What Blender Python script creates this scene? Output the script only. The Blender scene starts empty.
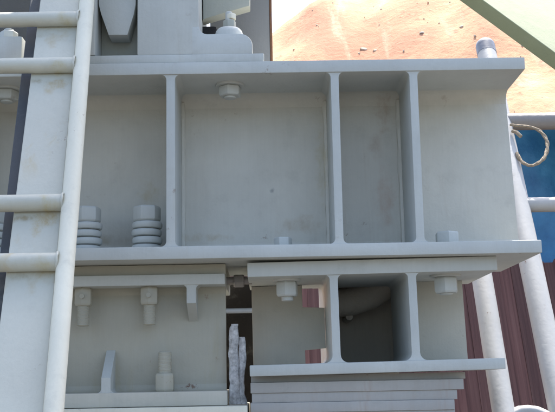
import bpy, bmesh, math, random
from mathutils import Vector, Matrix, noise

random.seed(7)
scene = bpy.context.scene
COL = scene.collection
R = math.radians

# ------------------------------------------------------------------ camera
F_PX = 1000.0                       # focal length in pixels of the 555 px wide photograph
CAM = Vector((0.0, -1.6545, -0.2222))
YAW, PITCH, ROLL = R(-0.775), R(9.848), R(-1.094)
fw = Vector((-math.sin(YAW) * math.cos(PITCH), math.cos(YAW) * math.cos(PITCH), math.sin(PITCH)))
rt0 = Vector((math.cos(YAW), math.sin(YAW), 0))
up0 = rt0.cross(fw)
rt = rt0 * math.cos(ROLL) + up0 * math.sin(ROLL)
up = -rt0 * math.sin(ROLL) + up0 * math.cos(ROLL)
cd = bpy.data.cameras.new('camera')
cam = bpy.data.objects.new('camera', cd)
COL.objects.link(cam)
M = Matrix((rt, up, -fw)).transposed().to_4x4()
M.translation = CAM
cam.matrix_world = M
cd.sensor_width = 36.0
cd.lens = 36.0 * F_PX / 555.0
cd.clip_start = 0.02
cd.clip_end = 2000.0
scene.camera = cam

# ------------------------------------------------------------------ light
SUN = Vector((0.12, 0.40, 0.90)).normalized()          # direction towards the sun
elev = math.asin(SUN.z)
azim = math.atan2(SUN.x, SUN.y)
w = bpy.data.worlds.new('World')
scene.world = w
w.use_nodes = True
nt = w.node_tree
bg = nt.nodes['Background']
sky = nt.nodes.new('ShaderNodeTexSky')
sky.sky_type = 'NISHITA'
sky.sun_disc = False
sky.sun_elevation = elev
sky.sun_rotation = azim
sky.air_density = 1.0
sky.dust_density = 3.5
sky.ozone_density = 1.0
nt.links.new(sky.outputs[0], bg.inputs[0])
bg.inputs[1].default_value = 0.15
sd = bpy.data.lights.new('sun', 'SUN')
sd.energy = 4.2
sd.angle = R(0.53)
sd.color = (1.0, 0.95, 0.87)
sun = bpy.data.objects.new('sun', sd)
sun.rotation_euler = (-SUN).to_track_quat('-Z', 'Y').to_euler()
sun.location = (4, 2, 8)
COL.objects.link(sun)
vs = scene.view_settings
vs.view_transform = 'Standard'
vs.look = 'None'
vs.gamma = 1.0
vs.use_curve_mapping = False
vs.exposure = 1.66

# ------------------------------------------------------------------ pixel helpers (a pixel gives a direction; the plane gives the distance)
def ray(px, py):
    return fw + rt * ((px - 277.5) / F_PX) + up * ((206.0 - py) / F_PX)
def at(px, py, Y):
    d = ray(px, py)
    return CAM + d * ((Y - CAM.y) / d.y)
def on_plane(px, py, p0, n):
    d = ray(px, py)
    return CAM + d * ((p0 - CAM).dot(n) / d.dot(n))

GROUND = -1.82

# ------------------------------------------------------------------ materials
def new_mat(name):
    m = bpy.data.materials.new(name)
    m.use_nodes = True
    return m, m.node_tree.nodes, m.node_tree.links, m.node_tree.nodes['Principled BSDF']

def ramp(nodes, stops):
    r = nodes.new('ShaderNodeValToRGB')
    el = r.color_ramp.elements
    while len(el) < len(stops):
        el.new(0.5)
    for e, (p, c) in zip(el, stops):
        e.position = p
        e.color = c if len(c) == 4 else (*c, 1)
    return r

def noise_node(nodes, links, coord, scale, detail=4, rough=0.55, stretch=None, dist=0.0):
    n = nodes.new('ShaderNodeTexNoise')
    n.inputs['Scale'].default_value = scale
    n.inputs['Detail'].default_value = detail
    n.inputs['Roughness'].default_value = rough
    n.inputs['Distortion'].default_value = dist
    if stretch:
        mp = nodes.new('ShaderNodeMapping')
        mp.inputs['Scale'].default_value = stretch
        links.new(coord, mp.inputs[0])
        links.new(mp.outputs[0], n.inputs['Vector'])
    else:
        links.new(coord, n.inputs['Vector'])
    return n

def mix(nodes, links, fac, a, b, mode='MIX'):
    m = nodes.new('ShaderNodeMix')
    m.data_type = 'RGBA'
    m.blend_type = mode
    for s, v in ((0, fac), (6, a), (7, b)):
        if hasattr(v, 'is_linked'):
            links.new(v, m.inputs[s])
        elif s == 0:
            m.inputs[0].default_value = v
        else:
            m.inputs[s].default_value = (*v, 1) if len(v) == 3 else v
    return m.outputs[2]

def paint(name, col, stain=(0.33, 0.27, 0.16), stain_amt=0.35, rough=0.5, bump=0.15, rust=0.0, speck=0.5, grime=(0.30, 0.30, 0.27)):
    """old brushed-on enamel on steel: uneven tone, streaks of dirt that ran down, chips"""
    m, N, L, b = new_mat(name)
    co = N.new('ShaderNodeTexCoord').outputs['Object']
    big = noise_node(N, L, co, 7.0, 5, 0.6, dist=0.4)
    c1 = mix(N, L, ramp_out(N, L, big.outputs[0], 0.3, 0.75), [c * 0.93 for c in col], [min(1, c * 1.05) for c in col])
    streak = noise_node(N, L, co, 1.0, 5, 0.65, stretch=(38, 38, 3.2), dist=0.6)
    patch = noise_node(N, L, co, 4.3, 3, 0.6)
    mul = N.new('ShaderNodeMath'); mul.operation = 'MULTIPLY'
    L.new(ramp_out(N, L, streak.outputs[0], 0.50, 0.80), mul.inputs[0])
    L.new(ramp_out(N, L, patch.outputs[0], 0.45, 0.75), mul.inputs[1])
    mul2 = N.new('ShaderNodeMath'); mul2.operation = 'MULTIPLY'
    L.new(mul.outputs[0], mul2.inputs[0]); mul2.inputs[1].default_value = stain_amt
    c2 = mix(N, L, mul2.outputs[0], c1, stain)
    gr = noise_node(N, L, co, 22, 6, 0.7)
    g2 = N.new('ShaderNodeMath'); g2.operation = 'MULTIPLY'
    L.new(ramp_out(N, L, gr.outputs[0], 0.52, 0.78), g2.inputs[0]); g2.inputs[1].default_value = speck * 0.5
    c3 = mix(N, L, g2.outputs[0], c2, grime)
    if rust > 0:
        rn = noise_node(N, L, co, 55, 5, 0.7)
        rp = noise_node(N, L, co, 9, 3, 0.6)
        m1 = N.new('ShaderNodeMath'); m1.operation = 'MULTIPLY'
        L.new(ramp_out(N, L, rn.outputs[0], 0.60, 0.68), m1.inputs[0])
        L.new(ramp_out(N, L, rp.outputs[0], 0.60 - 0.2 * rust, 0.75 - 0.2 * rust), m1.inputs[1])
        c3 = mix(N, L, m1.outputs[0], c3, (0.16, 0.075, 0.035))
    br_ = noise_node(N, L, co, 1.0, 3, 0.6, stretch=(260, 260, 14))
    c3 = mix(N, L, ramp_out(N, L, br_.outputs[0], 0.3, 0.7), c3, mix(N, L, 1.0, c3, (0.975, 0.975, 0.972), 'MULTIPLY'))
    L.new(c3, b.inputs['Base Color'])
    rr = N.new('ShaderNodeMapRange')
    L.new(gr.outputs[0], rr.inputs[0])
    rr.inputs[3].default_value = rough - 0.08
    rr.inputs[4].default_value = rough + 0.18
    L.new(rr.outputs[0], b.inputs['Roughness'])
    fine = noise_node(N, L, co, 140, 4, 0.6)
    wav = noise_node(N, L, co, 18, 3, 0.5)
    ad = N.new('ShaderNodeMath'); ad.operation = 'MULTIPLY_ADD'
    L.new(wav.outputs[0], ad.inputs[0]); ad.inputs[1].default_value = 2.0
    L.new(fine.outputs[0], ad.inputs[2])
    bp = N.new('ShaderNodeBump')
    bp.inputs['Strength'].default_value = bump
    bp.inputs['Distance'].default_value = 0.004
    L.new(ad.outputs[0], bp.inputs['Height'])
    L.new(bp.outputs[0], b.inputs['Normal'])
    return m

def add_stains(m, spots):
    """run-off and soot marks with a shape of their own: (centre, radii, colour, strength) in object space"""
    N, L = m.node_tree.nodes, m.node_tree.links
    b = N['Principled BSDF']
    co = N.new('ShaderNodeTexCoord').outputs['Object']
    wob = noise_node(N, L, co, 45, 5, 0.65)
    sub = N.new('ShaderNodeVectorMath'); sub.operation = 'SUBTRACT'
    L.new(wob.outputs[1], sub.inputs[0]); sub.inputs[1].default_value = (0.5, 0.5, 0.5)
    tex = ramp_out(N, L, noise_node(N, L, co, 1.0, 5, 0.7, stretch=(60, 60, 22)).outputs[0], 0.25, 0.70)
    for c, r, col, amt in spots:
        d = N.new('ShaderNodeVectorMath'); d.operation = 'SUBTRACT'
        L.new(co, d.inputs[0]); d.inputs[1].default_value = c
        q = N.new('ShaderNodeVectorMath'); q.operation = 'DIVIDE'
        L.new(d.outputs[0], q.inputs[0]); q.inputs[1].default_value = r
        a = N.new('ShaderNodeVectorMath'); a.operation = 'MULTIPLY_ADD'
        L.new(sub.outputs[0], a.inputs[0]); a.inputs[1].default_value = (2.2, 2.2, 2.2); L.new(q.outputs[0], a.inputs[2])
        ln = N.new('ShaderNodeVectorMath'); ln.operation = 'LENGTH'
        L.new(a.outputs[0], ln.inputs[0])
        mk = ramp_out(N, L, ln.outputs['Value'], 1.0, 0.15)
        mu = N.new('ShaderNodeMath'); mu.operation = 'MULTIPLY'; L.new(mk, mu.inputs[0]); L.new(tex, mu.inputs[1])
        m2 = N.new('ShaderNodeMath'); m2.operation = 'MULTIPLY'; L.new(mu.outputs[0], m2.inputs[0]); m2.inputs[1].default_value = amt
        old = b.inputs['Base Color'].links[0].from_socket
        L.new(mix(N, L, m2.outputs[0], old, col), b.inputs['Base Color'])

def ramp_out(N, L, sock, lo, hi):
    mr = N.new('ShaderNodeMapRange')
    mr.interpolation_type = 'SMOOTHSTEP'
    L.new(sock, mr.inputs[0])
    mr.inputs[1].default_value = lo
    mr.inputs[2].default_value = hi
    return mr.outputs[0]

MAT = {}
MAT['grey'] = paint('grey_enamel', (0.485, 0.50, 0.47), stain_amt=0.30, rust=0.15, bump=0.12)
MAT['web'] = paint('grey_enamel_web', (0.545, 0.53, 0.465), stain=(0.36, 0.27, 0.19), stain_amt=0.45, rust=0.08)
MAT['warm'] = paint('warm_grey_enamel', (0.40, 0.385, 0.315), stain=(0.34, 0.28, 0.12), stain_amt=0.6, rust=0.15)
MAT['cream'] = paint('cream_plate', (0.50, 0.475, 0.40), stain=(0.40, 0.33, 0.16), stain_amt=0.35, rust=0.1)
MAT['ladder'] = paint('ladder_enamel', (0.50, 0.495, 0.42), stain=(0.42, 0.30, 0.10), stain_amt=0.75, rust=0.25)
MAT['white'] = paint('chalky_white', (0.67, 0.645, 0.53), stain=(0.48, 0.40, 0.20), stain_amt=0.6, rough=0.6, bump=0.10, rust=0.15, speck=0.6)
MAT['pipe'] = paint('white_pipe_enamel', (0.43, 0.43, 0.42), stain_amt=0.45, rough=0.5, bump=0.08, rust=0.3, speck=0.9)
MAT['galv'] = paint('dull_galvanised', (0.25, 0.23, 0.215), stain=(0.20, 0.12, 0.07), stain_amt=0.6, rough=0.42, bump=0.2)
MAT['dark'] = paint('dark_oily_steel', (0.10, 0.093, 0.082), stain=(0.13, 0.075, 0.05), stain_amt=0.6, rough=0.5, bump=0.3)
MAT['bracket'] = paint('bracket_grey_green', (0.36, 0.37, 0.32), stain_amt=0.4)
MAT['panel'] = paint('mid_grey_panel', (0.24, 0.24, 0.235), stain_amt=0.3, rough=0.6)
MAT['rust'] = paint('rusty_edge', (0.20, 0.095, 0.05), stain=(0.09, 0.04, 0.025), stain_amt=0.8, rough=0.8, bump=0.6)
MAT['green'] = paint('pale_green_enamel', (0.285, 0.315, 0.185), stain_amt=0.25, rough=0.45)
MAT['pocket'] = paint('pocket_grey', (0.50, 0.465, 0.40), stain=(0.15, 0.09, 0.06), stain_amt=0.7, rough=0.7, bump=0.2)
MAT['black'] = paint('shade_black', (0.014, 0.012, 0.011), stain=(0.03, 0.016, 0.012), stain_amt=0.6, rough=0.85, bump=0.3)  # near-black colour standing in for deep shade in gaps
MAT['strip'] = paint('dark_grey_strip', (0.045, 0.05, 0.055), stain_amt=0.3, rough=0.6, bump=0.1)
MAT['cap'] = paint('blue_grey_cap', (0.15, 0.165, 0.20), stain_amt=0.4, rough=0.35, bump=0.1)
MAT['shim'] = paint('packing_plate', (0.38, 0.37, 0.35), stain=(0.30, 0.20, 0.13), stain_amt=0.6, rust=0.3, speck=1.0)

def boards_mat():
    m, N, L, b = new_mat('red_brown_boards')
    tc = N.new('ShaderNodeTexCoord')
    oi = N.new('ShaderNodeObjectInfo')
    ad = N.new('ShaderNodeVectorMath'); ad.operation = 'ADD'
    L.new(tc.outputs['Object'], ad.inputs[0]); L.new(oi.outputs['Location'], ad.inputs[1])
    g = noise_node(N, L, ad.outputs[0], 1.0, 6, 0.65, stretch=(90, 1.2, 2.5), dist=0.08)
    r = ramp(N, [(0.25, (0.060, 0.022, 0.018)), (0.5, (0.118, 0.050, 0.041)), (0.8, (0.17, 0.085, 0.068))])
    L.new(g.outputs[0], r.inputs[0])
    v = N.new('ShaderNodeMapRange'); L.new(oi.outputs['Random'], v.inputs[0])
    v.inputs[3].default_value = 0.75; v.inputs[4].default_value = 1.25
    c = N.new('ShaderNodeVectorMath'); c.operation = 'SCALE'
    L.new(r.outputs[0], c.inputs[0]); L.new(v.outputs[0], c.inputs['Scale'])
    L.new(c.outputs[0], b.inputs['Base Color'])
    b.inputs['Roughness'].default_value = 0.75
    bp = N.new('ShaderNodeBump'); bp.inputs['Strength'].default_value = 0.5; bp.inputs['Distance'].default_value = 0.004
    L.new(g.outputs[0], bp.inputs['Height']); L.new(bp.outputs[0], b.inputs['Normal'])
    return m
MAT['boards'] = boards_mat()

def tarp_mat():
    m, N, L, b = new_mat('blue_tarpaulin')
    co = N.new('ShaderNodeTexCoord').outputs['Object']
    n = noise_node(N, L, co, 9, 5, 0.6)
    r = ramp(N, [(0.3, (0.022, 0.14, 0.33)), (0.7, (0.075, 0.29, 0.54))])
    L.new(n.outputs[0], r.inputs[0]); L.new(r.outputs[0], b.inputs['Base Color'])
    b.inputs['Roughness'].default_value = 0.42
    wv = N.new('ShaderNodeTexBrick'); wv.inputs['Scale'].default_value = 220
    f = noise_node(N, L, co, 30, 4, 0.6)
    bp = N.new('ShaderNodeBump'); bp.inputs['Strength'].default_value = 0.35; bp.inputs['Distance'].default_value = 0.01
    L.new(f.outputs[0], bp.inputs['Height']); L.new(bp.outputs[0], b.inputs['Normal'])
    return m
MAT['tarp'] = tarp_mat()

def earth_mat():
    m, N, L, b = new_mat('red_earth')
    co = N.new('ShaderNodeTexCoord').outputs['Object']
    a = noise_node(N, L, co, 0.55, 7, 0.62, dist=0.6)
    c = ramp(N, [(0.25, (0.30, 0.125, 0.07)), (0.46, (0.45, 0.225, 0.13)), (0.60, (0.55, 0.32, 0.18)), (0.74, (0.62, 0.46, 0.32))])
    L.new(a.outputs[0], c.inputs[0])
    s = noise_node(N, L, co, 4.2, 6, 0.7)
    c2 = mix(N, L, ramp_out(N, L, s.outputs[0], 0.56, 0.72), c.outputs[0], (0.33, 0.15, 0.085))
    st = noise_node(N, L, co, 1.0, 5, 0.6, stretch=(2.6, 0.5, 0.5), dist=0.3)
    c3 = mix(N, L, ramp_out(N, L, st.outputs[0], 0.55, 0.75), c2, (0.55, 0.37, 0.24))
    L.new(c3, b.inputs['Base Color'])
    b.inputs['Roughness'].default_value = 0.95
    f = noise_node(N, L, co, 9, 8, 0.7)
    bp = N.new('ShaderNodeBump'); bp.inputs['Strength'].default_value = 0.35; bp.inputs['Distance'].default_value = 0.08
    L.new(f.outputs[0], bp.inputs['Height']); L.new(bp.outputs[0], b.inputs['Normal'])
    return m
MAT['earth'] = earth_mat()

def ground_mat():
    m, N, L, b = new_mat('grey_site_ground')
    co = N.new('ShaderNodeTexCoord').outputs['Object']
    a = noise_node(N, L, co, 0.8, 8, 0.65)
    c = ramp(N, [(0.3, (0.06, 0.056, 0.050)), (0.7, (0.11, 0.104, 0.095))])
    L.new(a.outputs[0], c.inputs[0]); L.new(c.outputs[0], b.inputs['Base Color'])
    b.inputs['Roughness'].default_value = 0.95
    f = noise_node(N, L, co, 25, 6, 0.7)
    bp = N.new('ShaderNodeBump'); bp.inputs['Distance'].default_value = 0.02
    L.new(f.outputs[0], bp.inputs['Height']); L.new(bp.outputs[0], b.inputs['Normal'])
    return m
MAT['ground'] = ground_mat()

def simple(name, col, rough=0.8, scale=60, var=0.3, bump=0.3):
    m, N, L, b = new_mat(name)
    co = N.new('ShaderNodeTexCoord').outputs['Object']
    n = noise_node(N, L, co, scale, 5, 0.65)
    c = ramp(N, [(0.3, [x * (1 - var) for x in col]), (0.7, [min(1, x * (1 + var)) for x in col])])
    L.new(n.outputs[0], c.inputs[0]); L.new(c.outputs[0], b.inputs['Base Color'])
    b.inputs['Roughness'].default_value = rough
    bp = N.new('ShaderNodeBump'); bp.inputs['Strength'].default_value = bump; bp.inputs['Distance'].default_value = 0.004
    L.new(n.outputs[0], bp.inputs['Height']); L.new(bp.outputs[0], b.inputs['Normal'])
    return m
MAT['rag'] = simple('pale_rag', (0.46, 0.445, 0.43), 0.95, 130, 0.45, 0.6)
MAT['rope'] = simple('tan_rope', (0.27, 0.22, 0.16), 0.95, 150, 0.3, 0.8)
MAT['rock'] = simple('pale_rock', (0.55, 0.46, 0.36), 0.95, 14, 0.3, 0.6)
MAT['concrete'] = simple('concrete', (0.34, 0.33, 0.31), 0.95, 12, 0.2, 0.4)
MAT['weed'] = simple('dry_weed', (0.14, 0.13, 0.05), 0.9, 30, 0.4, 0.1)

# ------------------------------------------------------------------ mesh helpers
def finish(bm, smooth_deg=35):
    bmesh.ops.recalc_face_normals(bm, faces=bm.faces)
    for f in bm.faces:
        f.smooth = True
    a = R(smooth_deg)
    for e in bm.edges:
        e.smooth = len(e.link_faces) == 2 and e.calc_face_angle(4.0) < a

def world_of(o):
    v = Vector((0, 0, 0))
    while o is not None:
        v += o.location
        o = o.parent
    return v

def obj(name, bm, mat, parent=None, smooth=35):
    finish(bm, smooth)
    if parent is not None:
        bmesh.ops.translate(bm, verts=bm.verts, vec=-world_of(parent))
    me = bpy.data.meshes.new(name)
    bm.to_mesh(me); bm.free()
    o = bpy.data.objects.new(name, me)
    me.materials.append(MAT[mat])
    COL.objects.link(o)
    o.parent = parent
    return o

def thing(name, label, cat, loc, group=None):
    o = bpy.data.objects.new(name, None)
    o.empty_display_size = 0.1
    COL.objects.link(o)
    o.location = loc
    o['label'] = label; o['category'] = cat
    if group:
        o['group'] = group
    return o

def rebase(o):
    """origin of a single-mesh thing to its base centre"""
    me = o.data
    xs = [v.co for v in me.vertices]
    c = Vector(((min(v.x for v in xs) + max(v.x for v in xs)) / 2, (min(v.y for v in xs) + max(v.y for v in xs)) / 2, min(v.z for v in xs)))
    me.transform(Matrix.Translation(-c))
    o.location = c

def tag(o, label, cat, group=None, kind=None):
    rebase(o)
    o['label'] = label; o['category'] = cat
    if group: o['group'] = group
    if kind: o['kind'] = kind
    return o

def bevel_all(bm, r, seg=2, ang=30):
    es = [e for e in bm.edges if len(e.link_faces) == 2 and e.calc_face_angle(0) > R(ang)]
    if r > 0 and es:
        bmesh.ops.bevel(bm, geom=es, offset=r, segments=seg, profile=0.6, affect='EDGES', clamp_overlap=True)

def box(x0, x1, y0, y1, z0, z1, r=0.0015, bm=None):
    b = bmesh.new()
    vs = [b.verts.new((x, y, z)) for x in (x0, x1) for y in (y0, y1) for z in (z0, z1)]
    for f in ((0, 1, 3, 2), (4, 6, 7, 5), (0, 4, 5, 1), (2, 3, 7, 6), (0, 2, 6, 4), (1, 5, 7, 3)):
        b.faces.new([vs[i] for i in f])
    bmesh.ops.recalc_face_normals(b, faces=b.faces)
    bevel_all(b, r)
    return merge(bm, b)

def merge(dst, src):
    if dst is None:
        return src
    me = bpy.data.meshes.new('tmp'); src.to_mesh(me); src.free()
    dst.from_mesh(me); bpy.data.meshes.remove(me)
    return dst

def prism(pts, a, b, axis='Y', r=0.0012, bm=None):
    """extrude a closed polygon; pts are (x,z) for axis Y, (y,z) for axis X, (x,y) for axis Z"""
    k = bmesh.new()
    def P(u, v, t):
        return {'Y': (u, t, v), 'X': (t, u, v), 'Z': (u, v, t)}[axis]
    lo = [k.verts.new(P(u, v, a)) for u, v in pts]
    hi = [k.verts.new(P(u, v, b)) for u, v in pts]
    k.faces.new(lo); k.faces.new(hi[::-1])
    n = len(pts)
    for i in range(n):
        k.faces.new((lo[i], hi[i], hi[(i + 1) % n], lo[(i + 1) % n]))
    bmesh.ops.recalc_face_normals(k, faces=k.faces)
    if r > 0:
        es = [e for e in k.edges if (e.verts[0] in lo) == (e.verts[1] in lo)]
        try:
            bmesh.ops.bevel(k, geom=es, offset=r, segments=2, profile=0.6, affect='EDGES', clamp_overlap=True)
        except Exception:
            pass
    return merge(bm, k)

def tube(pts, rad, n=20, caps=True, bm=None, jitter=0.0, seed=0):
    k = bmesh.new()
    pts = [Vector(p) for p in pts]
    rads = rad if isinstance(rad, (list, tuple)) else [rad] * len(pts)
    rings = []
    ref = None
    for i, p in enumerate(pts):
        d = (pts[min(i + 1, len(pts) - 1)] - pts[max(i - 1, 0)]).normalized()
        if ref is None:
            ref = Vector((0, 1, 0)) if abs(d.y) < 0.9 else Vector((1, 0, 0))
        u = (ref - d * ref.dot(d)).normalized()
        ref = u
        v = d.cross(u)
        ring = []
        for j in range(n):
            a = 2 * math.pi * j / n
            q = (u * math.cos(a) + v * math.sin(a))
            rr = rads[i]
            if jitter:
                rr *= 1 + jitter * noise.noise(Vector((p.x * 40 + seed, p.z * 40, a)))
            ring.append(k.verts.new(p + q * rr))
        rings.append(ring)
    for r0, r1 in zip(rings, rings[1:]):
        for j in range(n):
            k.faces.new((r0[j], r0[(j + 1) % n], r1[(j + 1) % n], r1[j]))
    if caps:
        k.faces.new(rings[0][::-1]); k.faces.new(rings[-1])
    return merge(bm, k)

def line(a, b, n):
    a, b = Vector(a), Vector(b)
    return [a.lerp(b, i / n) for i in range(n + 1)]

def lathe(prof, c, n=28, axis='Z', bm=None):
    """prof: (radius, height) from bottom to top"""
    k = bmesh.new()
    rings = []
    c = Vector(c)
    for r, h in prof:
        ring = []
        for j in range(n):
            a = 2 * math.pi * j / n
            u, v = r * math.cos(a), r * math.sin(a)
            ring.append(k.verts.new(c + Vector((u, v, h)) if axis == 'Z' else c + (Vector((h, u, v)) if axis == 'X' else Vector((u, h, v)))))
        rings.append(ring)
    for r0, r1 in zip(rings, rings[1:]):
        for j in range(n):
            k.faces.new((r0[j], r0[(j + 1) % n], r1[(j + 1) % n], r1[j]))
    k.faces.new(rings[0][::-1]); k.faces.new(rings[-1])
    return merge(bm, k)

def hexnut(c, af, z0, z1, rot=0.0, axis='Z', ch=0.12):
    """hexagon with the corners turned off at both ends"""
    rc = af / math.sqrt(3)
    k = bmesh.new()
    c = Vector(c)
    h = z1 - z0
    rings = []
    for zz, s in ((z0, 0.90), (z0 + h * ch, 1.0), (z1 - h * ch, 1.0), (z1, 0.90)):
        ring = []
        for j in range(6):
            a = rot + math.pi / 3 * j
            u, v = rc * s * math.cos(a), rc * s * math.sin(a)
            ring.append(k.verts.new(c + (Vector((u, v, zz)) if axis == 'Z' else Vector((zz, u, v)))))
        rings.append(ring)
    for r0, r1 in zip(rings, rings[1:]):
        for j in range(6):
            k.faces.new((r0[j], r0[(j + 1) % 6], r1[(j + 1) % 6], r1[j]))
    k.faces.new(rings[0][::-1]); k.faces.new(rings[-1])
    bmesh.ops.recalc_face_normals(k, faces=k.faces)
    bevel_all(k, af * 0.02, 2, 20)
    return k

def thread(c, r, z0, z1, axis='Z', pitch=0.0022):
    n = max(2, int(abs(z1 - z0) / pitch))
    prof = []
    for i in range(n):
        a = z0 + (z1 - z0) * i / n
        b = z0 + (z1 - z0) * (i + 0.5) / n
        prof += [(r, a), (r * 0.955, b)]
    prof += [(r * 0.95, z1 - (z1 - z0) * 0.02), (r * 0.82, z1)]
    if z1 < z0:
        prof = prof[::-1]
    return lathe(prof, c, 18, axis)

def stiff_poly(x0, x1, z0, z1, r, r2=None):
    """front outline of a stiffener with weld fillets running into the flanges (I shape)"""
    r2 = r if r2 is None else r2
    n = 5
    pts = []
    def arc(cx, cz, rr, a0, a1):
        return [(cx + rr * math.cos(R(a0 + (a1 - a0) * i / n)), cz + rr * math.sin(R(a0 + (a1 - a0) * i / n))) for i in range(n + 1)]
    pts += arc(x1 + r2, z0 + r2, r2, 270, 180)          # bottom right flare
    pts += arc(x1 + r, z1 - r, r, 180, 90)              # top right flare
    pts += arc(x0 - r, z1 - r, r, 90, 0)
    pts += arc(x0 - r2, z0 + r2, r2, 0, -90)
    return pts

def root_fillet(x0, x1, ywall, z, r, up_, toward=-1):
    """the rolled radius between web and flange, front side"""
    n = 6
    pts = [(ywall + 0.001, z + (0.001 if up_ else -0.001))]
    cy = ywall + toward * r
    cz = z - r if up_ else z + r
    arc = []
    for i in range(n + 1):
        a = R(90 * i / n)
        arc.append((cy - toward * r * math.cos(a), cz + (r * math.sin(a) if up_ else -r * math.sin(a))))
    pts += [(ywall + 0.001, arc[0][1])] + arc + [(arc[-1][0], z + (0.001 if up_ else -0.001))]
    return prism(pts, x0, x1, 'X', 0)

def X(px, py, Y): return at(px, py, Y).x
def Z(px, py, Y): return at(px, py, Y).z

# ------------------------------------------------------------------ ground and earth bank
def grid(x0, x1, nx, y0, y1, ny, fn):
    bm = bmesh.new()
    vs = [[bm.verts.new(fn(x0 + (x1 - x0) * i / nx, y0 + (y1 - y0) * j / ny)) for i in range(nx + 1)] for j in range(ny + 1)]
    for j in range(ny):
        for i in range(nx):
            bm.faces.new((vs[j][i], vs[j][i + 1], vs[j + 1][i + 1], vs[j + 1][i]))
    return bm
g = obj('ground', grid(-300, 300, 12, -300, 300, 12, lambda x, y: (x, y, GROUND)), 'ground')
g['kind'] = 'structure'

CR = [at(250, 30, 14.0), at(272, 20, 14.0), at(318, 0, 14.0)]
def crest(x):
    x1, z1, x2, z2 = CR[1].x, CR[1].z, CR[2].x, CR[2].z
    z1, z2 = z1 - 0.22, z2 - 0.22
    s = (z2 - z1) / (x2 - x1)
    if x < x1:
        return z1 + (x - x1) * 0.16
    return min(z1 + (x - x1) * s, z1 + 2.6 + 0.12 * (x - x1))
def bank_z(x, y):
    zc = crest(x)
    t = (y - 5.2) / (14.0 - 5.2)
    if t <= 0:
        base = GROUND - 0.3
    elif t < 1:
        base = GROUND - 0.3 + (zc - GROUND + 0.3) * t
    else:
        base = zc - 0.06 * (y - 14.0)
    k = min(1.0, max(0.0, t * 4)) if t < 1 else 1.0
    n = noise.fractal(Vector((x * 0.5, y * 0.5, 3.1)), 1.0, 2.1, 6) * 0.22
    gul = noise.noise(Vector((x * 1.7, y * 0.25, 8.0))) * 0.16
    return base + (n + gul) * k
def bank(x, y):
    return (x, y, bank_z(x, y))
bk = obj('earth_bank', grid(-14, 22, 180, 5.0, 24, 110, bank), 'earth', smooth=60)
bk['kind'] = 'structure'

def rock_bm(c, s, seed):
    bm = bmesh.new()
    bmesh.ops.create_icosphere(bm, subdivisions=2, radius=1)
    for v in bm.verts:
        n = noise.noise(v.co * 1.3 + Vector((seed, 0, 0))) * 0.5
        v.co = Vector((v.co.x * s * 1.3, v.co.y * s, v.co.z * s * 0.7)) * (1 + n)
    bmesh.ops.translate(bm, verts=bm.verts, vec=c)
    return bm
def bank_hit(px, py):
    d = ray(px, py)
    t = 5.0
    while t < 30:
        p = CAM + d * t
        if p.y > 5 and p.z < bank_z(p.x, p.y):
            return p
        t += 0.02
    return CAM + d * 14
for i, (px, py, s, lab) in enumerate(((364, 50, 0.05, 'pale rock on the earth bank just above the beam, left of another'),
                                      (376, 51, 0.035, 'small dusty rock on the earth bank just above the beam'),
                                      (515, 24, 0.06, 'white stone on the earth bank beside the pale green girder'),
                                      (422, 33, 0.028, 'small dark stone in the middle of the sunlit earth bank'),
                                      (462, 27, 0.03, 'tiny stone on the earth bank above the pipe cap'))):
    o = obj('rock', rock_bm(bank_hit(px, py), s, i * 3.7), 'rock' if i != 3 else 'concrete')
    tag(o, lab, 'rock', 'stones lying on the earth bank')

# loose grit on the slope, too much to count
gr = bmesh.new()
rg = random.Random(3)
for i in range(260):
    gx, gy = rg.uniform(-1.0, 6.5), rg.uniform(7.5, 14.2)
    gs = 0.006 + 0.016 * rg.random() ** 3
    k0 = len(gr.verts)
    bmesh.ops.create_icosphere(gr, subdivisions=1, radius=gs, matrix=Matrix.Translation((gx, gy, bank_z(gx, gy) + gs * 0.2)))
    gr.verts.ensure_lookup_table()
    for v in gr.verts[k0:]:
        v.co += Vector((rg.uniform(-1, 1), rg.uniform(-1, 1), rg.uniform(-1, 1))) * gs * 0.3
o = obj('loose_grit', gr, 'rock')
tag(o, 'loose pale grit scattered over the sunlit earth bank', 'grit', kind='stuff')

# ------------------------------------------------------------------ large upper beam
T = 0.0215
ZT = 0.2975
WEB_Y = 0.144
XL = -0.95
XRT, XRB = 0.4545, 0.4635
beam = thing('steel_beam', 'large light grey I-beam with stiffeners running across the whole picture', 'beam', (-0.2, 0.15, -T))
obj('top_flange', box(XL, XRT, 0, 0.30, ZT, ZT + T, 0.002), 'grey', beam)
obj('bottom_flange', box(XL, XRB, 0, 0.30, -T, 0, 0.002), 'grey', beam)
obj('web', prism([(XL, 0), (XRB - 0.001, 0), (XRT - 0.001, ZT), (XL, ZT)], WEB_Y, WEB_Y + 0.012, 'Y', 0.001), 'web', beam)
obj('root_fillet', root_fillet(XL, XRT - 0.001, WEB_Y, ZT, 0.022, True), 'web', beam)
obj('root_fillet', root_fillet(XL, XRB - 0.001, WEB_Y, 0, 0.022, False), 'web', beam)
for (a, b_) in ((-0.1643, -0.1498), (0.1182, 0.1318), (0.2540, 0.2676), (-0.52, -0.506)):
    obj('stiffener', prism(stiff_poly(a, b_, 0, ZT, 0.009), 0.0025, WEB_Y + 0.001, 'Y', 0.001), 'grey', beam)
    # weld bead between stiffener and web
    bmw = tube(line((b_ + 0.001, WEB_Y - 0.001, 0.012), (b_ + 0.001, WEB_Y - 0.001, ZT - 0.012), 40), 0.006, 8, jitter=0.25, seed=a)
    obj('weld_bead', tube(line((a - 0.001, WEB_Y - 0.001, 0.012), (a - 0.001, WEB_Y - 0.001, ZT - 0.012), 40), 0.006, 8, jitter=0.25, seed=a * 3, bm=bmw), 'web', beam)

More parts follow.
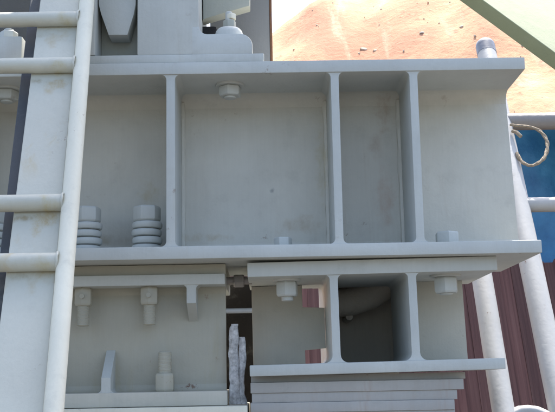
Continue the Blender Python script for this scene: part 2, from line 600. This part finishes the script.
bo = beam.location
add_stains(MAT['web'], [(at(x, y, WEB_Y) - bo, (rx, 0.05, rz), col, amt) for x, y, rx, rz, col, amt in (
    (384, 112, 0.022, 0.05, (0.36, 0.25, 0.18), 0.6), (378, 145, 0.02, 0.03, (0.34, 0.25, 0.19), 0.5), (300, 225, 0.06, 0.02, (0.38, 0.30, 0.20), 0.6),
    (385, 200, 0.02, 0.09, (0.40, 0.27, 0.20), 0.5), (322, 160, 0.015, 0.10, (0.40, 0.34, 0.18), 0.5), (272, 190, 0.006, 0.006, (0.2, 0.2, 0.2), 0.8),
    (110, 240, 0.08, 0.012, (0.35, 0.30, 0.22), 0.7), (200, 238, 0.07, 0.010, (0.40, 0.33, 0.22), 0.6), (150, 195, 0.02, 0.03, (0.40, 0.33, 0.18), 0.5))])
def hang_bolt(parent, x, y, ztop, af, h, ext, rod, mat='grey', washer=True, rot=0.2, pin=False):
    z = ztop
    b = obj('bolt', thread((x, y, 0), rod, z, z - h - ext - 0.004), mat, parent)
    if washer:
        obj('washer', lathe([(af * 0.68, z - 0.004), (af * 0.70, z - 0.003), (af * 0.70, z)], (x, y, 0), 28), mat, b)
        z -= 0.004
    obj('nut', hexnut((x, y, 0), af, z - h, z, rot), mat, b)
    if pin:
        obj('pin', lathe([(0.0042, -0.006), (0.0042, -0.001), (0.003, 0)], (x + af * 0.02, y - af * 0.5, z - h * 0.5), 14, 'Y'), mat, b)
    return b
def stand_bolt(parent, x, y, z0, af, h, ext, rod, mat='grey', rot=0.2, washer=True):
    z = z0
    b = obj('bolt', thread((x, y, 0), rod, z, z + h + ext + 0.004), mat, parent)
    if washer:
        obj('washer', lathe([(af * 0.70, z), (af * 0.70, z + 0.003), (af * 0.68, z + 0.004)], (x, y, 0), 28), mat, b)
        z += 0.004
    obj('nut', hexnut((x, y, 0), af, z, z + h, rot), mat, b)
    return b

hang_bolt(beam, X(230, 87, 0.07), 0.066, ZT, 0.036, 0.018, 0.004, 0.011, rot=0.35)
stand_bolt(beam, X(283, 240, 0.07), 0.07, 0.0, 0.028, 0.017, 0.0, 0.006, rot=0.1)
stand_bolt(beam, X(447, 238, 0.07), 0.07, 0.0, 0.037, 0.022, 0.0, 0.008, rot=0.5)
hang_bolt(beam, X(7, 92, 0.07), 0.07, ZT, 0.036, 0.018, 0.004, 0.011, rot=0.1)

def spring_bolt(x, y, rot):
    b = obj('spring_bolt', thread((x, y, 0), 0.014, 0.0, 0.074), 'grey', beam)
    z = 0.0
    for i in range(4):
        h = 0.0135
        prof = [(0.0225, z + 0.0004), (0.0250, z + 0.0018), (0.0262, z + h * 0.36), (0.0262, z + h * 0.66), (0.0250, z + h - 0.0022), (0.0225, z + h - 0.0008)]
        obj('disc_spring', lathe(prof, (x + (0.0006 if i % 2 else -0.0006), y, 0), 30), 'grey', b)
        z += h
    obj('nut', hexnut((x, y, 0), 0.042, z, z + 0.027, rot), 'grey', b)
for px, rot in ((87, 0.30), (147, 0.18), (-8, 0.1)):
    spring_bolt(X(px, 228, 0.075), 0.075, rot)

# ------------------------------------------------------------------ lower right beam (short, deep pocket)
FY = 0.03
mz0, mz1, mz2, mz3 = -T - 0.0015, -0.0475, -0.1945, -0.2130
mxl, mxr = -0.0285, 0.3955
WY2 = 0.20
mid = thing('steel_beam', 'short light grey beam below the large beam, with a dark open pocket in its middle', 'beam', (0.18, 0.15, mz3))
obj('top_flange', box(mxl, mxr, FY, 0.28, mz1, mz0, 0.002), 'grey', mid)
obj('bottom_flange', box(mxl, 0.3985, FY, 0.28, mz3, mz2, 0.002), 'grey', mid)
s2a, s2b, s3a, s3b = 0.1105, 0.1240, 0.2432, 0.2570
for a, b_ in ((s2a, s2b), (s3a, s3b)):
    obj('stiffener', prism(stiff_poly(a, b_, mz2, mz1, 0.008, 0.013), FY + 0.0025, 0.278, 'Y', 0.001), 'grey', mid)
wl, wr = X(253, 330, WY2), s2a + 0.001
n0 = X(303, 296, WY2); nz0 = Z(303, 307, WY2); nz1 = Z(305, 349, WY2)
pts = [(wl, mz2 + 0.001), (n0 + 0.002, mz2 + 0.001), (n0 + 0.002, nz1), (wr - 0.002, nz1 + 0.003), (wr - 0.002, nz0), (n0, nz0 + 0.002), (n0, mz1 - 0.0005), (wl, mz1 - 0.0005)]
obj('web', prism(pts, WY2, WY2 + 0.010, 'Y', 0.0008), 'cream', mid)
wr2 = X(466, 320, WY2)
obj('web', prism([(s3b - 0.001, mz2), (wr2, mz2), (wr2 - 0.002, mz1), (s3b - 0.001, mz1)], WY2, WY2 + 0.010, 'Y', 0.0008), 'cream', mid)
# dark pocket between the stiffeners
pk = box(s2a + 0.001, s3b + 0.012, 0.409, 0.417, mz2 - 0.02, mz1 + 0.02, 0)
obj('pocket_back', pk, 'pocket', mid)
obj('pocket_side', box(s2a + 0.001, s2a + 0.008, 0.2785, 0.408, mz2 - 0.01, mz1 + 0.01, 0), 'pocket', mid)
obj('pocket_side', box(s3b + 0.004, s3b + 0.012, 0.272, 0.408, mz2 - 0.01, mz1 + 0.01, 0), 'pocket', mid)
obj('pocket_roof', box(s2a - 0.012, s3b + 0.012, 0.272, 0.408, mz1 + 0.011, mz1 + 0.018, 0), 'pocket', mid)
obj('pocket_floor', box(s2a - 0.012, s3b + 0.012, 0.272, 0.408, mz2 - 0.018, mz2 - 0.011, 0), 'pocket', mid)
cyl = tube([at(330, 303, 0.335), at(352, 301, 0.335), at(372, 295, 0.335), at(388, 284, 0.335), at(398, 268, 0.335)], 0.028, 18)
obj('hose', cyl, 'pocket', mid)
stb = lathe([(0.007, 0), (0.009, 0.012), (0.009, 0.079)], at(350, 316, 0.33), 14, 'Y')
obj('stud', stb, 'pocket', mid)
hang_bolt(mid, X(288, 292, 0.085), 0.085, mz1, 0.034, 0.026, 0.008, 0.0105, rot=0.33)
hang_bolt(mid, X(447, 290, 0.085), 0.085, mz1, 0.038, 0.028, 0.003, 0.012, rot=0.28)

mid.rotation_euler.y = -0.0105
mid.location.z -= 0.0012
# packing plates under it
PB = -0.335
zz = mz3 - 0.0022
lay = [(0.070, 466, 0.0115), (0.050, 464, 0.0175), (0.0525, 457, 0.016), (0.050, 454, 0.017), (0.053, 454, 0.02), (0.048, 456, 0.0385)]
names = ['thin recessed packing plate directly under the short beam', 'second packing plate from the top under the short beam',
         'third packing plate from the top under the short beam', 'fourth packing plate from the top under the short beam',
         'fifth packing plate from the top under the short beam', 'lowest packing plate resting on the right pedestal']
for (fy, rx, h), lab in zip(lay, names):
    xr = X(rx, 390, fy)
    o = obj('packing_plate', box(mxl + 0.004 * random.random(), xr, fy, 0.27, zz - h + 0.0002, zz, 0.0008), 'shim')
    tag(o, lab, 'plate', 'grey packing plates stacked under the short beam')
    zz -= h
P_TOP = zz

# ------------------------------------------------------------------ lower left beam
LY = 0.06
lz = [-T - 0.001, -0.0405, -0.0590, -0.2388, -0.2630]
lxl, lxr = -0.80, -0.0695
LWY = 0.115
lft = thing('steel_beam', 'dull grey beam below the large beam on the left, bolts along both flanges', 'beam', (-0.3, 0.18, lz[4]))
obj('cover_plate', box(lxl, lxr + 0.001, LY + 0.012, 0.30, lz[1] + 0.0006, lz[0], 0.0015), 'warm', lft)
obj('top_flange', box(lxl, lxr, LY, 0.30, lz[2], lz[1], 0.002), 'grey', lft)
obj('bottom_flange', box(lxl, lxr + 0.002, LY, 0.30, lz[4], lz[3], 0.002), 'cream', lft)
obj('web', box(lxl, lxr - 0.001, LWY, LWY + 0.012, lz[3] - 0.0005, lz[2] + 0.0005, 0.001), 'warm', lft)
obj('root_fillet', root_fillet(lxl, lxr - 0.001, LWY, lz[2], 0.012, True), 'warm', lft)
obj('root_fillet', root_fillet(lxl, lxr - 0.001, LWY, lz[3], 0.012, False), 'warm', lft)
def stub(pxa, pxb, top, tip_px, web_px):
    a, b_ = X(pxa, tip_px, LY), X(pxb, tip_px, LY)
    zf, zw = Z(pxa, tip_px, LY), Z(pxa, web_px, LWY)
    if top:
        pr = [(LY + 0.002, lz[2] + 0.0005), (LY + 0.002, zf), (LWY + 0.001, zw), (LWY + 0.001, lz[2] + 0.0005)]
    else:
        pr = [(LY + 0.002, lz[3] - 0.0005), (LY + 0.002, zf), (LWY + 0.001, zw), (LWY + 0.001, lz[3] - 0.0005)]
    s = obj('stub_stiffener', prism(pr, a, b_, 'X', 0.001), 'grey', lft)
    z = lz[2] if top else lz[3]
    sg = 1 if top else -1
    for x, dx in ((a, -1), (b_, 1)):
        rr = 0.007
        pp = [(x - dx * 0.001, z + sg * 0.0004), (x + dx * rr, z + sg * 0.0004)] + [(x + dx * rr - dx * rr * math.sin(R(t)), z - sg * rr + sg * rr * math.cos(R(t))) for t in (15, 30, 45, 60, 75, 90)] + [(x - dx * 0.001, z - sg * rr)]
        obj('weld_fillet', prism(pp, LY + 0.003, LWY, 'Y', 0), 'grey', s)
stub(186.5, 196, True, 303, 322)
stub(101, 110.5, False, 378, 350)
for px, af in ((83.5, 0.0275), (149.5, 0.0285)):
    hang_bolt(lft, X(px, 297, LY + 0.027), LY + 0.027, lz[2], af, 0.031, 0.031, 0.0108, 'warm', False, rot=0.5, pin=True)
stand_bolt(lft, X(165, 380, LY + 0.027), LY + 0.027, lz[3], 0.030, 0.031, 0.033, 0.0115, 'warm', rot=0.5, washer=False)
stand_bolt(lft, X(44, 380, LY + 0.027), LY + 0.027, lz[3], 0.030, 0.031, 0.033, 0.0115, 'warm', rot=0.5, washer=False)

sole = obj('sole_plate', box(-0.82, -0.0335, 0.035, 0.32, -0.300, lz[4] - 0.0008, 0.002), 'white')
tag(sole, 'pale sole plate along the bottom edge of the picture under the left beam', 'plate')
o = obj('pedestal', box(-0.80, -0.045, 0.06, 0.32, GROUND, -0.3008, 0.01), 'concrete')
tag(o, 'concrete pedestal carrying the left beam on its sole plate', 'pedestal')
o = obj('pedestal', box(-0.02, 0.315, 0.06, 0.30, GROUND, P_TOP - 0.0005, 0.01), 'concrete')
tag(o, 'concrete pedestal carrying the packing plates of the short beam', 'pedestal')

# ------------------------------------------------------------------ the gap between the lower beams
def tie(py, Y, rad, mat, nut, lab, x0=224, x1=252):
    a, b_ = at(x0, py, Y), at(x1, py, Y)
    t = thing('tie_rod', lab, 'rod', a)
    rod = obj('rod', lathe([(rad, 0), (rad, b_.x - a.x)], a, 18, 'X'), mat, t)
    if nut:
        c = a.lerp(b_, 0.56)
        obj('nut', hexnut((0, c.y, c.z), rad * 3.0, c.x - 0.011, c.x + 0.008, 0.3, 'X'), mat, t)
    return t
tie(281, 0.14, 0.007, 'galv', True, 'steel tie rod with a nut in the dark gap between the lower beams')
tie(311, 0.12, 0.0045, 'pipe', False, 'thin pale rod in the dark gap above the rag')
o = obj('backing_plate', box(-0.10, wl - 0.004, 0.335, 0.345, -1.2, -0.03, 0.001), 'dark')
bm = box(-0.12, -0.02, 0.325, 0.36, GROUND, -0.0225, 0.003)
bpy.data.objects.remove(o)
o = obj('gap_shade_post', bm, 'black')  # post added and coloured near black to supply the shade of the gap
tag(o, 'near-black post added as the shade behind the gap between the lower beams', 'post')

def rag_strip(pts, wid, seed, bm=None):
    """a crumpled cloth strip with folds and a frayed edge"""
    k = bmesh.new()
    rows = []
    n = len(pts)
    m = 28
    fine = []
    for i in range(n - 1):
        for j in range(20):
            t = j / 20
            fine.append((pts[i][0].lerp(pts[i + 1][0], t), wid[i] * (1 - t) + wid[i + 1] * t))
    fine.append((pts[-1][0], wid[-1]))
    for i, (p, wd) in enumerate(fine):
        row = []
        for j in range(m):
            a = 2 * math.pi * j / m
            q = Vector((math.cos(a) * wd, math.sin(a) * wd * 0.55, 0))
            nn = noise.noise(Vector((math.cos(a) * 1.7 + seed, math.sin(a) * 1.7, i * 0.09)))
            q *= 1 + 0.20 * nn + 0.20 * noise.noise(Vector((math.cos(a) * 3.2 + seed, math.sin(a) * 3.2, i * 0.05))) + 0.10 * noise.noise(Vector((math.cos(a) * 7 + seed, math.sin(a) * 7, i * 0.10))) + 0.05 * noise.noise(Vector((math.cos(a) * 14, math.sin(a) * 14 + seed, i * 0.9)))
            q.x += 0.0012 * noise.noise(Vector((seed, i * 0.08, 2.2)))
            row.append(k.verts.new(p + q))
        rows.append(row)
    for r0, r1 in zip(rows, rows[1:]):
        for j in range(m):
            k.faces.new((r0[j], r0[(j + 1) % m], r1[(j + 1) % m], r1[j]))
    k.faces.new(rows[0][::-1]); k.faces.new(rows[-1])
    return merge(bm, k)
RY = 0.10
s = 0.00176
r1 = rag_strip([(at(234.5, 324, RY),), (at(234, 330, RY),), (at(233.5, 350, RY),), (at(234, 372, RY),), (at(234.5, 388, RY),), (Vector((at(236, 400, RY).x, RY, lz[4])),)],
               [3.4 * s, 4.4 * s, 4.4 * s, 4.6 * s, 4.8 * s, 6.5 * s], 1.0)
r1 = rag_strip([(at(241.5, 337, RY + 0.004),), (at(242.3, 341, RY + 0.004),), (at(242, 358, RY + 0.004),), (at(240.5, 378, RY + 0.004),), (at(241, 392, RY),), (Vector((at(243, 400, RY).x, RY, lz[4])),)],
               [3.0 * s, 3.4 * s, 3.6 * s, 3.2 * s, 3.2 * s, 4.2 * s], 5.0, r1)
o = obj('rag', r1, 'rag', smooth=80)
tag(o, 'crumpled whitish rag stuffed upright in the gap between the lower beams', 'rag')

# ------------------------------------------------------------------ machine foot on top of the large beam
TOP = ZT + T + 0.0006
bz = 0.3345
mach = thing('machine_mount', 'light blue-grey machine mount with stepped foot bolted on the large beam', 'machine', (-0.16, 0.12, TOP))
obj('base_plate', box(X(86, 55, 0.004), X(264, 55, 0.004), 0.004, 0.26, TOP, bz, 0.002), 'grey', mach)
bl, br = X(137, 30, 0.004), X(199, 30, 0.004)
obj('block', box(bl, br, 0.005, 0.24, bz - 0.0006, 2.0, 0.004), 'grey', mach)
obj('side_cheek', box(X(88, 30, 0.004), X(95.5, 30, 0.004), 0.004, 0.24, bz + 0.0004, 2.0, 0.003), 'grey', mach)
obj('recess_back', box(X(95.5, 30, 0.004) + 0.0005, bl - 0.0005, 0.064, 0.13, bz + 0.0004, 2.0, 0.001), 'bracket', mach)
Yt = 0.02
tp = [(X(98, 0, Yt), 0.60), (X(98.5, 4, Yt), Z(98.5, 4, Yt)), (X(101, 14, Yt), Z(101, 14, Yt)), (X(108.5, 35, Yt), Z(108.5, 35, Yt)), (X(127.5, 35, Yt), Z(127.5, 35, Yt)), (X(134, 14, Yt), Z(134, 14, Yt)), (X(135.8, 4, Yt), Z(135.8, 4, Yt)), (X(136, 0, Yt), 0.60)]
obj('tongue', prism(tp, Yt, 0.0625, 'Y', 0.002), 'grey', mach)
# stepped foot with a rounded shoulder
fr, ft = X(252.5, 45, 0.004), Z(230, 33.5, 0.004)
rr = 0.022
fp = [(br - 0.012, bz - 0.0006), (fr, bz - 0.0006), (fr, ft - rr)] + [(fr - rr + rr * math.cos(R(t)), ft - rr + rr * math.sin(R(t))) for t in (15, 30, 45, 60, 75, 90)] + [(br + 0.014, ft)] + [(br + 0.014 - 0.0135 * math.sin(R(t)), ft + 0.0135 - 0.0135 * math.cos(R(t))) for t in (20, 40, 60, 80, 90)] + [(br - 0.012, ft + 0.0135)]
obj('foot', prism(fp, 0.0045, 0.20, 'Y', 0.005), 'grey', mach)
fx = X(229, 30, 0.034)
b = obj('foot_bolt', thread((fx, 0.034, 0), 0.0065, ft, ft + 0.050), 'grey', mach)
obj('washer', lathe([(0.0245, ft), (0.0245, ft + 0.008), (0.0232, ft + 0.013), (0.0195, ft + 0.0175), (0.013, ft + 0.020)], (fx, 0.034, 0), 36), 'grey', b)
obj('nut', hexnut((fx + 0.001, 0.034, 0), 0.020, ft + 0.020, ft + 0.034, 0.25), 'bracket', b)
obj('nut', hexnut((fx + 0.004, 0.034, 0), 0.016, ft + 0.036, ft + 0.046, 0.6), 'white', b)
obj('shadow_block', box(br - 0.005, X(217, 28, 0.11), 0.10, 0.20, ft - 0.002, ft + 0.05, 0.006), 'black', mach)  # black block added for the shadow below the sloping arm
Yb = 0.09
bp = [(br + 0.001, Z(200, 20, Yb)), (X(222, 14, Yb), Z(222, 14, Yb)), (X(250, 6, Yb), Z(250, 6, Yb)), (X(251, -20, Yb), 0.60), (br + 0.001, 0.60)]
obj('sloping_arm', prism(bp, Yb, 0.125, 'Y', 0.007), 'bracket', mach)

pan = thing('grey_screen', 'flat mid-grey panel with a brown edge standing behind the machine foot', 'screen', (0.0, 0.25, TOP))
px1 = X(269.5, 20, 0.22)
obj('panel', box(-0.10, px1, 0.22, 0.262, TOP, 2.0, 0.001), 'panel', pan)
obj('edge_strip', box(px1 + 0.0003, px1 + 0.005, 0.219, 0.263, TOP, 2.0, 0.001), 'rust', pan)

# left machine foot, seen between the rungs
lm = thing('machine_mount', 'small light grey machine foot behind the ladder rungs at the left edge', 'machine', (-0.5, 0.12, TOP))
lr = X(22, 45, 0.02)
obj('foot', box(-0.70, lr, 0.02, 0.22, TOP, Z(10, 36, 0.02), 0.004), 'grey', lm)
zf = Z(10, 36, 0.02)
c = (X(9, 33, 0.07), 0.07, 0)
b = obj('bolt', thread(c, 0.009, zf, zf + 0.03), 'grey', lm)
obj('washer', lathe([(0.022, zf), (0.022, zf + 0.006), (0.016, zf + 0.010)], c, 28), 'grey', b)
obj('nut', hexnut(c, 0.028, zf + 0.010, zf + 0.025, 0.2), 'grey', b)
o = obj('machine_housing', box(-0.85, X(37, 5, 0.24) + 0.05, 0.24, 0.29, TOP, 2.0, 0.004), 'dark')
tag(o, 'dark brown machine housing behind the top rung at the left corner', 'machine')

# ------------------------------------------------------------------ ladder on the left, leaning towards the camera at its foot
A, B = at(60, 18, -0.10), at(60, 262, -0.34)
lean = Vector((0, B.y - A.y, B.z - A.z)).normalized()
LN = Vector((1, 0, 0)).cross(lean).normalized()
if LN.y > 0: LN = -LN
lad = thing('ladder', 'leaning ladder with round rungs and white outer rail in front of the left end', 'ladder', on_plane(20, 700, A, LN))
def lp(px, py): return on_plane(px, py, A, LN)
def extend(a, b, ta, tb):
    d = b - a
    return a + d * ta, a + d * tb
RAD = 0.0122
s_top, s_bot = lp(87.0, 0), lp(53.5, 412)
sl = (s_bot - s_top)
tb = (GROUND + 0.006 - s_top.z) / sl.z
p0, p1 = extend(s_top, s_bot, -0.25, tb)
st = tube(line(p0, p1, 60), 0.0122, 24, jitter=0.03)
obj('outer_rail', st, 'white', lad)
# flat stringer behind the rungs
def flat(pa, pb, wa, th, off, mat, name):
    d = (pb - pa).normalized()
    sx = d.cross(LN).normalized()
    if sx.x < 0: sx = -sx
    bm = bmesh.new()
    vs = []
    for p in (pa, pb):
        for u, v in ((-1, 0), (1, 0), (1, 1), (-1, 1)):
            vs.append(bm.verts.new(p + sx * (u * wa / 2) - LN * (off + v * th)))
    for f in ((0, 1, 2, 3), (7, 6, 5, 4), (0, 4, 5, 1), (1, 5, 6, 2), (2, 6, 7, 3), (3, 7, 4, 0)):
        bm.faces.new([vs[i] for i in f])
    bmesh.ops.recalc_face_normals(bm, faces=bm.faces)
    bevel_all(bm, 0.003, 3)
    return obj(name, bm, mat, lad)
c_top, c_bot = lp(58.5, 0), lp(14.0, 412)
c0, c1 = extend(c_top, c_bot, -0.2, (GROUND + 0.012 - c_top.z) / (c_bot.z - c_top.z))
flat(c0, c1, 0.066, 0.012, RAD * 0.80, 'ladder', 'stringer')
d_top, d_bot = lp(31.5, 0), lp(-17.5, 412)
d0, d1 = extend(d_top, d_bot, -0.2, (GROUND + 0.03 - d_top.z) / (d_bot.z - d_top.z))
flat(d0, d1, 0.022, 0.006, 0.03, 'strip', 'shade_strip')  # dark strip added in place of the shaded gap left of the stringer
step = lp(87 - 8, 205) - lp(87 - 8, 18)
rows = [(18.8, 0.0122), (65.0, 0.0122), (202.5, 0.0120), (261.8, 0.0124)]
for py, rr_ in rows:
    e1 = lp(81 - 0.083 * py, py)
    e0 = e1 + Vector((-0.42, 0, 0.000))
    rg_ = obj('rung', tube(line(e0, e1, 40), rr_, 24, jitter=0.03, seed=py), 'ladder', lad)
    # weld collar where rung meets the rail and the stringer
    wp = []
    for i in range(41):
        a = 2 * math.pi * i / 40
        wr_ = rr_ + 0.0006 + 0.0008 * noise.noise(Vector((math.cos(a) * 3, math.sin(a) * 3, py)))
        wp.append(e1 + Vector((-0.0012 + 0.0004 * math.sin(a * 7 + py), math.cos(a) * wr_, math.sin(a) * wr_)))
    obj('weld', tube(wp, 0.0017, 8, caps=False), 'ladder', rg_)
lo = lad.location
spots = []
for py, amt in ((18.8, 0.55), (65.0, 0.7), (202.5, 0.9), (261.8, 0.6)):
    for dx, dy, rx, rz, col in ((64, 15, 0.022, 0.016, (0.36, 0.25, 0.09)), (40, 14, 0.03, 0.008, (0.28, 0.22, 0.12)), (66, 2, 0.016, 0.016, (0.42, 0.34, 0.14)), (52, 20, 0.012, 0.02, (0.40, 0.30, 0.14))):
        spots.append((lp(dx - 0.083 * py, py + dy) - lo, (rx, 0.05, rz), col, amt))
add_stains(MAT['ladder'], spots)
rail2a, rail2b = p0 + Vector((-0.42, 0, 0)), p1 + Vector((-0.42, 0, 0))
obj('outer_rail', tube(line(rail2a, rail2b, 30), 0.0122, 20), 'white', lad)

# ------------------------------------------------------------------ guard frame on the right, behind the beams
K = 0.6
PN = Vector((0, 1, -K)).normalized()
P0 = at(529, 250, 0.46)
def gp(px, py): return on_plane(px, py, P0, PN)
gf = thing('guard_rail', 'white pipe guard frame leaning behind the right ends of the beams', 'railing', gp(520, 900))
PR = 0.0245
def pole(a, b, rad, name, mat, cap=False, bottom=True):
    pts = line(a, b, 40)
    rads = [rad] * len(pts)
    if cap:
        d = (pts[0] - pts[1]).normalized()
        hd, hr = [], []
        for t in (90, 75, 60, 45, 30, 15):
            hd.append(a + d * rad * math.sin(R(t))); hr.append(max(0.0006, rad * math.cos(R(t))))
        pts = hd + pts; rads = hr + rads
    return obj(name, tube(pts, rads, 26, jitter=0.02, seed=a.x), mat, gf)
a1, b1 = gp(485.5, 47), gp(545.5, 335)
b1 = a1 + (b1 - a1) * ((GROUND + 0.02 - a1.z) / (b1.z - a1.z))
dd = (b1 - a1).normalized()
pole(a1 + dd * 0.012, b1, PR * 0.98, 'post', 'pipe')
pole(a1, a1 + dd * 0.030, PR * 1.01, 'post_cap', 'cap', True)
a2, b2 = gp(452, 100), gp(503.5, 412)
b2 = gp(484, 290) + (gp(503.5, 412) - gp(484, 290)) * ((GROUND + 0.02 - gp(484, 290).z) / (gp(503.5, 412).z - gp(484, 290).z))
a2 = gp(484, 290) + (gp(484, 290) - gp(503.5, 412)) * 1.2
pole(a2, b2, 0.0215, 'post', 'pipe', True)
q = gp(503, 122); obj('rail', tube(line(q, q + Vector((1.6, 0.0, 0.0)), 30), 0.0205, 22), 'galv', gf)
q = gp(520, 205); obj('rail', tube(line(q, q + Vector((1.6, 0.0, 0.0)), 30), 0.0165, 22), 'pipe', gf)
a3 = q + Vector((1.6, 0, 0)); q2 = gp(503, 122) + Vector((1.6, 0, 0))
top = q2 + (q2 - a3) * 0.4
bot = a3 + (a3 - q2) * ((GROUND + 0.02 - a3.z) / (a3.z - q2.z))
pole(top, bot, 0.0235, 'post', 'pipe', True)
arch = [gp(506, 424), gp(512, 415), gp(520, 411.5), gp(528, 410.8), gp(537, 412), gp(546, 416), gp(552, 424)]
ar = []
for i in range(len(arch) - 1):
    for t in range(4): ar.append(arch[i].lerp(arch[i + 1], t / 4))
ar.append(arch[-1])
obj('cross_bow', tube(ar, 0.011, 16), 'pipe', gf)

# rope loop round the post
cl = [(509, 133), (514, 134), (521, 134.5), (530, 136), (538, 140), (543.5, 147), (545, 155), (543, 164), (538, 170), (531, 172.5), (525, 172), (519, 168), (515, 160)]
Pn = PN
lps = [gp(x, y) - Pn * (0.028 if i < 9 else 0.024) for i, (x, y) in enumerate(cl)]
sm = []
for i in range(len(lps) - 1):
    pa = lps[max(0, i - 1)]; pb = lps[i]; pc = lps[i + 1]; pd = lps[min(len(lps) - 1, i + 2)]
    for t in range(6):
        t /= 6
        sm.append(0.5 * ((2 * pb) + (pc - pa) * t + (2 * pa - 5 * pb + 4 * pc - pd) * t * t + (3 * pb - pa - 3 * pc + pd) * t ** 3))
sm.append(lps[-1])
k = None
for ph in (0, math.pi):
    tw = []
    for i, p in enumerate(sm):
        a = i * 0.55 + ph
        tw.append(p + Vector((math.cos(a), math.sin(a), 0.5 * math.sin(a))) * 0.0018)
    k = tube(tw, 0.0032, 8, bm=k)
k = tube([gp(510, 139) - Pn * 0.027, gp(514, 141) - Pn * 0.029, gp(519, 145) - Pn * 0.027], 0.0045, 8, bm=k)
o = obj('rope', k, 'rope')
tag(o, 'tan rope loop tied round the white guard post on the right', 'rope')

# ------------------------------------------------------------------ red-brown boards leaning behind
K2 = 0.42
BN = Vector((0, 1, -K2)).normalized()
Q0 = at(530, 278, 1.75)
def bp_(px, py): return on_plane(px, py, Q0, BN)
top_z = Q0.z + 0.05
d = Vector((0, K2, 1)).normalized()
bw = thing('board_screen', 'screen of upright red-brown boards leaning behind the guard frame', 'screen', (0.7, Q0.y - K2 * (Q0.z - GROUND), GROUND))
xb = -0.30
bi = 0
while xb < 2.2:
    wd = 0.036 + 0.010 * random.random()
    th = 0.02 + 0.008 * random.random()
    zt_ = top_z + random.uniform(-0.01, 0.012)
    base = Vector((xb, Q0.y + K2 * (GROUND - Q0.z), GROUND + 0.004))
    topp = Vector((xb, Q0.y + K2 * (zt_ - Q0.z), zt_))
    bm = bmesh.new()
    vs = []
    off = random.uniform(0, 0.008)
    nrm = -BN
    for p in (base, topp):
        for u, v in ((0, off), (wd - 0.0003, off), (wd - 0.0003, off + th), (0, off + th)):
            vs.append(bm.verts.new(p + Vector((u, 0, 0)) + nrm * v))
    for f in ((0, 1, 2, 3), (7, 6, 5, 4), (0, 4, 5, 1), (1, 5, 6, 2), (2, 6, 7, 3), (3, 7, 4, 0)):
        bm.faces.new([vs[i] for i in f])
    bmesh.ops.recalc_face_normals(bm, faces=bm.faces)
    obj('board', bm, 'boards', bw)
    xb += wd
    bi += 1
for zz_ in (-0.5, -1.3):
    p = Vector((0.9, Q0.y + K2 * (zz_ - Q0.z) + 0.03, zz_))
    obj('cross_batten', box(-0.3, 2.2, p.y, p.y + 0.04, zz_ - 0.05, zz_ + 0.05, 0.003), 'boards', bw)

# ------------------------------------------------------------------ blue tarpaulin over a load behind the boards
TY = 2.1
tz1 = Z(540, 112, TY)
txl = -0.45
def tarp_fn(u, v):
    # u 0..1 along x, v 0..1 from the foot up over the edge and back
    x = txl + 3.4 * u
    if v < 0.75:
        z = GROUND + 0.01 + (tz1 - GROUND) * (v / 0.75)
        y = TY + 0.10 * (v / 0.75)
    else:
        t = (v - 0.75) / 0.25
        z = tz1 + 0.05 * math.sin(t * math.pi)
        y = TY + 0.10 + 1.2 * t
    n = noise.fractal(Vector((x * 2.2, z * 1.4, 1.7)), 1.0, 2.0, 4)
    fold = math.sin(x * 9 + 2.5 * noise.noise(Vector((x, z * 1.3, 0))) + z * 2.0)
    y += 0.05 * n + 0.025 * fold * (1 - 0.5 * v)
    z += 0.02 * n
    return (x, y, max(z, GROUND + 0.004))
bm = bmesh.new()
nu, nv = 120, 70
vv = [[bm.verts.new(tarp_fn(i / nu, j / nv)) for i in range(nu + 1)] for j in range(nv + 1)]
for j in range(nv):
    for i in range(nu):
        bm.faces.new((vv[j][i], vv[j][i + 1], vv[j + 1][i + 1], vv[j + 1][i]))
# folded ends so that the cover has depth
left = [bm.verts.new((r_[0].co.x - 0.02, TY + 1.3, r_[0].co.z)) for r_ in vv[: int(nv * 0.75)]]
for j in range(len(left) - 1):
    bm.faces.new((vv[j][0], vv[j + 1][0], left[j + 1], left[j]))
o = obj('tarpaulin', bm, 'tarp', smooth=70)
tag(o, 'wrinkled blue tarpaulin over a load beyond the guard rails on the right', 'tarpaulin')

# ------------------------------------------------------------------ pale green girder sloping down at the upper right
GY = 1.6
e0, e1 = at(483, 0, GY), at(555, 52.5, GY)
ax = (e1 - e0).normalized()
Nf = Vector((0.50, -0.70, 0.55))
Nf = (Nf - ax * Nf.dot(ax)).normalized()         # lit broad face
sd_ = ax.cross(Nf).normalized()                  # across the face
if sd_.z < 0: sd_ = -sd_
foot_t = (GROUND - e0.z) / ax.z
gird = thing('girder', 'pale green box girder sloping down across the upper right corner', 'girder', e0 + ax * foot_t)
def slab(wa, wb, ta, tb_, name, mat, r=0.004):
    bm = bmesh.new(); vs = []
    for t in (-1.6, foot_t - 0.25):
        p = e0 + ax * t
        for u, v in ((wa, ta), (wb, ta), (wb, tb_), (wa, tb_)):
            vs.append(bm.verts.new(p + sd_ * u + Nf * v))
    for f in ((0, 1, 2, 3), (7, 6, 5, 4), (0, 4, 5, 1), (1, 5, 6, 2), (2, 6, 7, 3), (3, 7, 4, 0)):
        bm.faces.new([vs[i] for i in f])
    bmesh.ops.recalc_face_normals(bm, faces=bm.faces)
    bevel_all(bm, r, 3)
    return obj(name, bm, mat, gird)
slab(0.0, 0.75, -0.05, 0.0, 'face_plate', 'green')
slab(0.30, 0.312, -0.10, -0.051, 'side_plate', 'green')
slab(0.60, 0.612, -0.10, -0.051, 'side_plate', 'green')
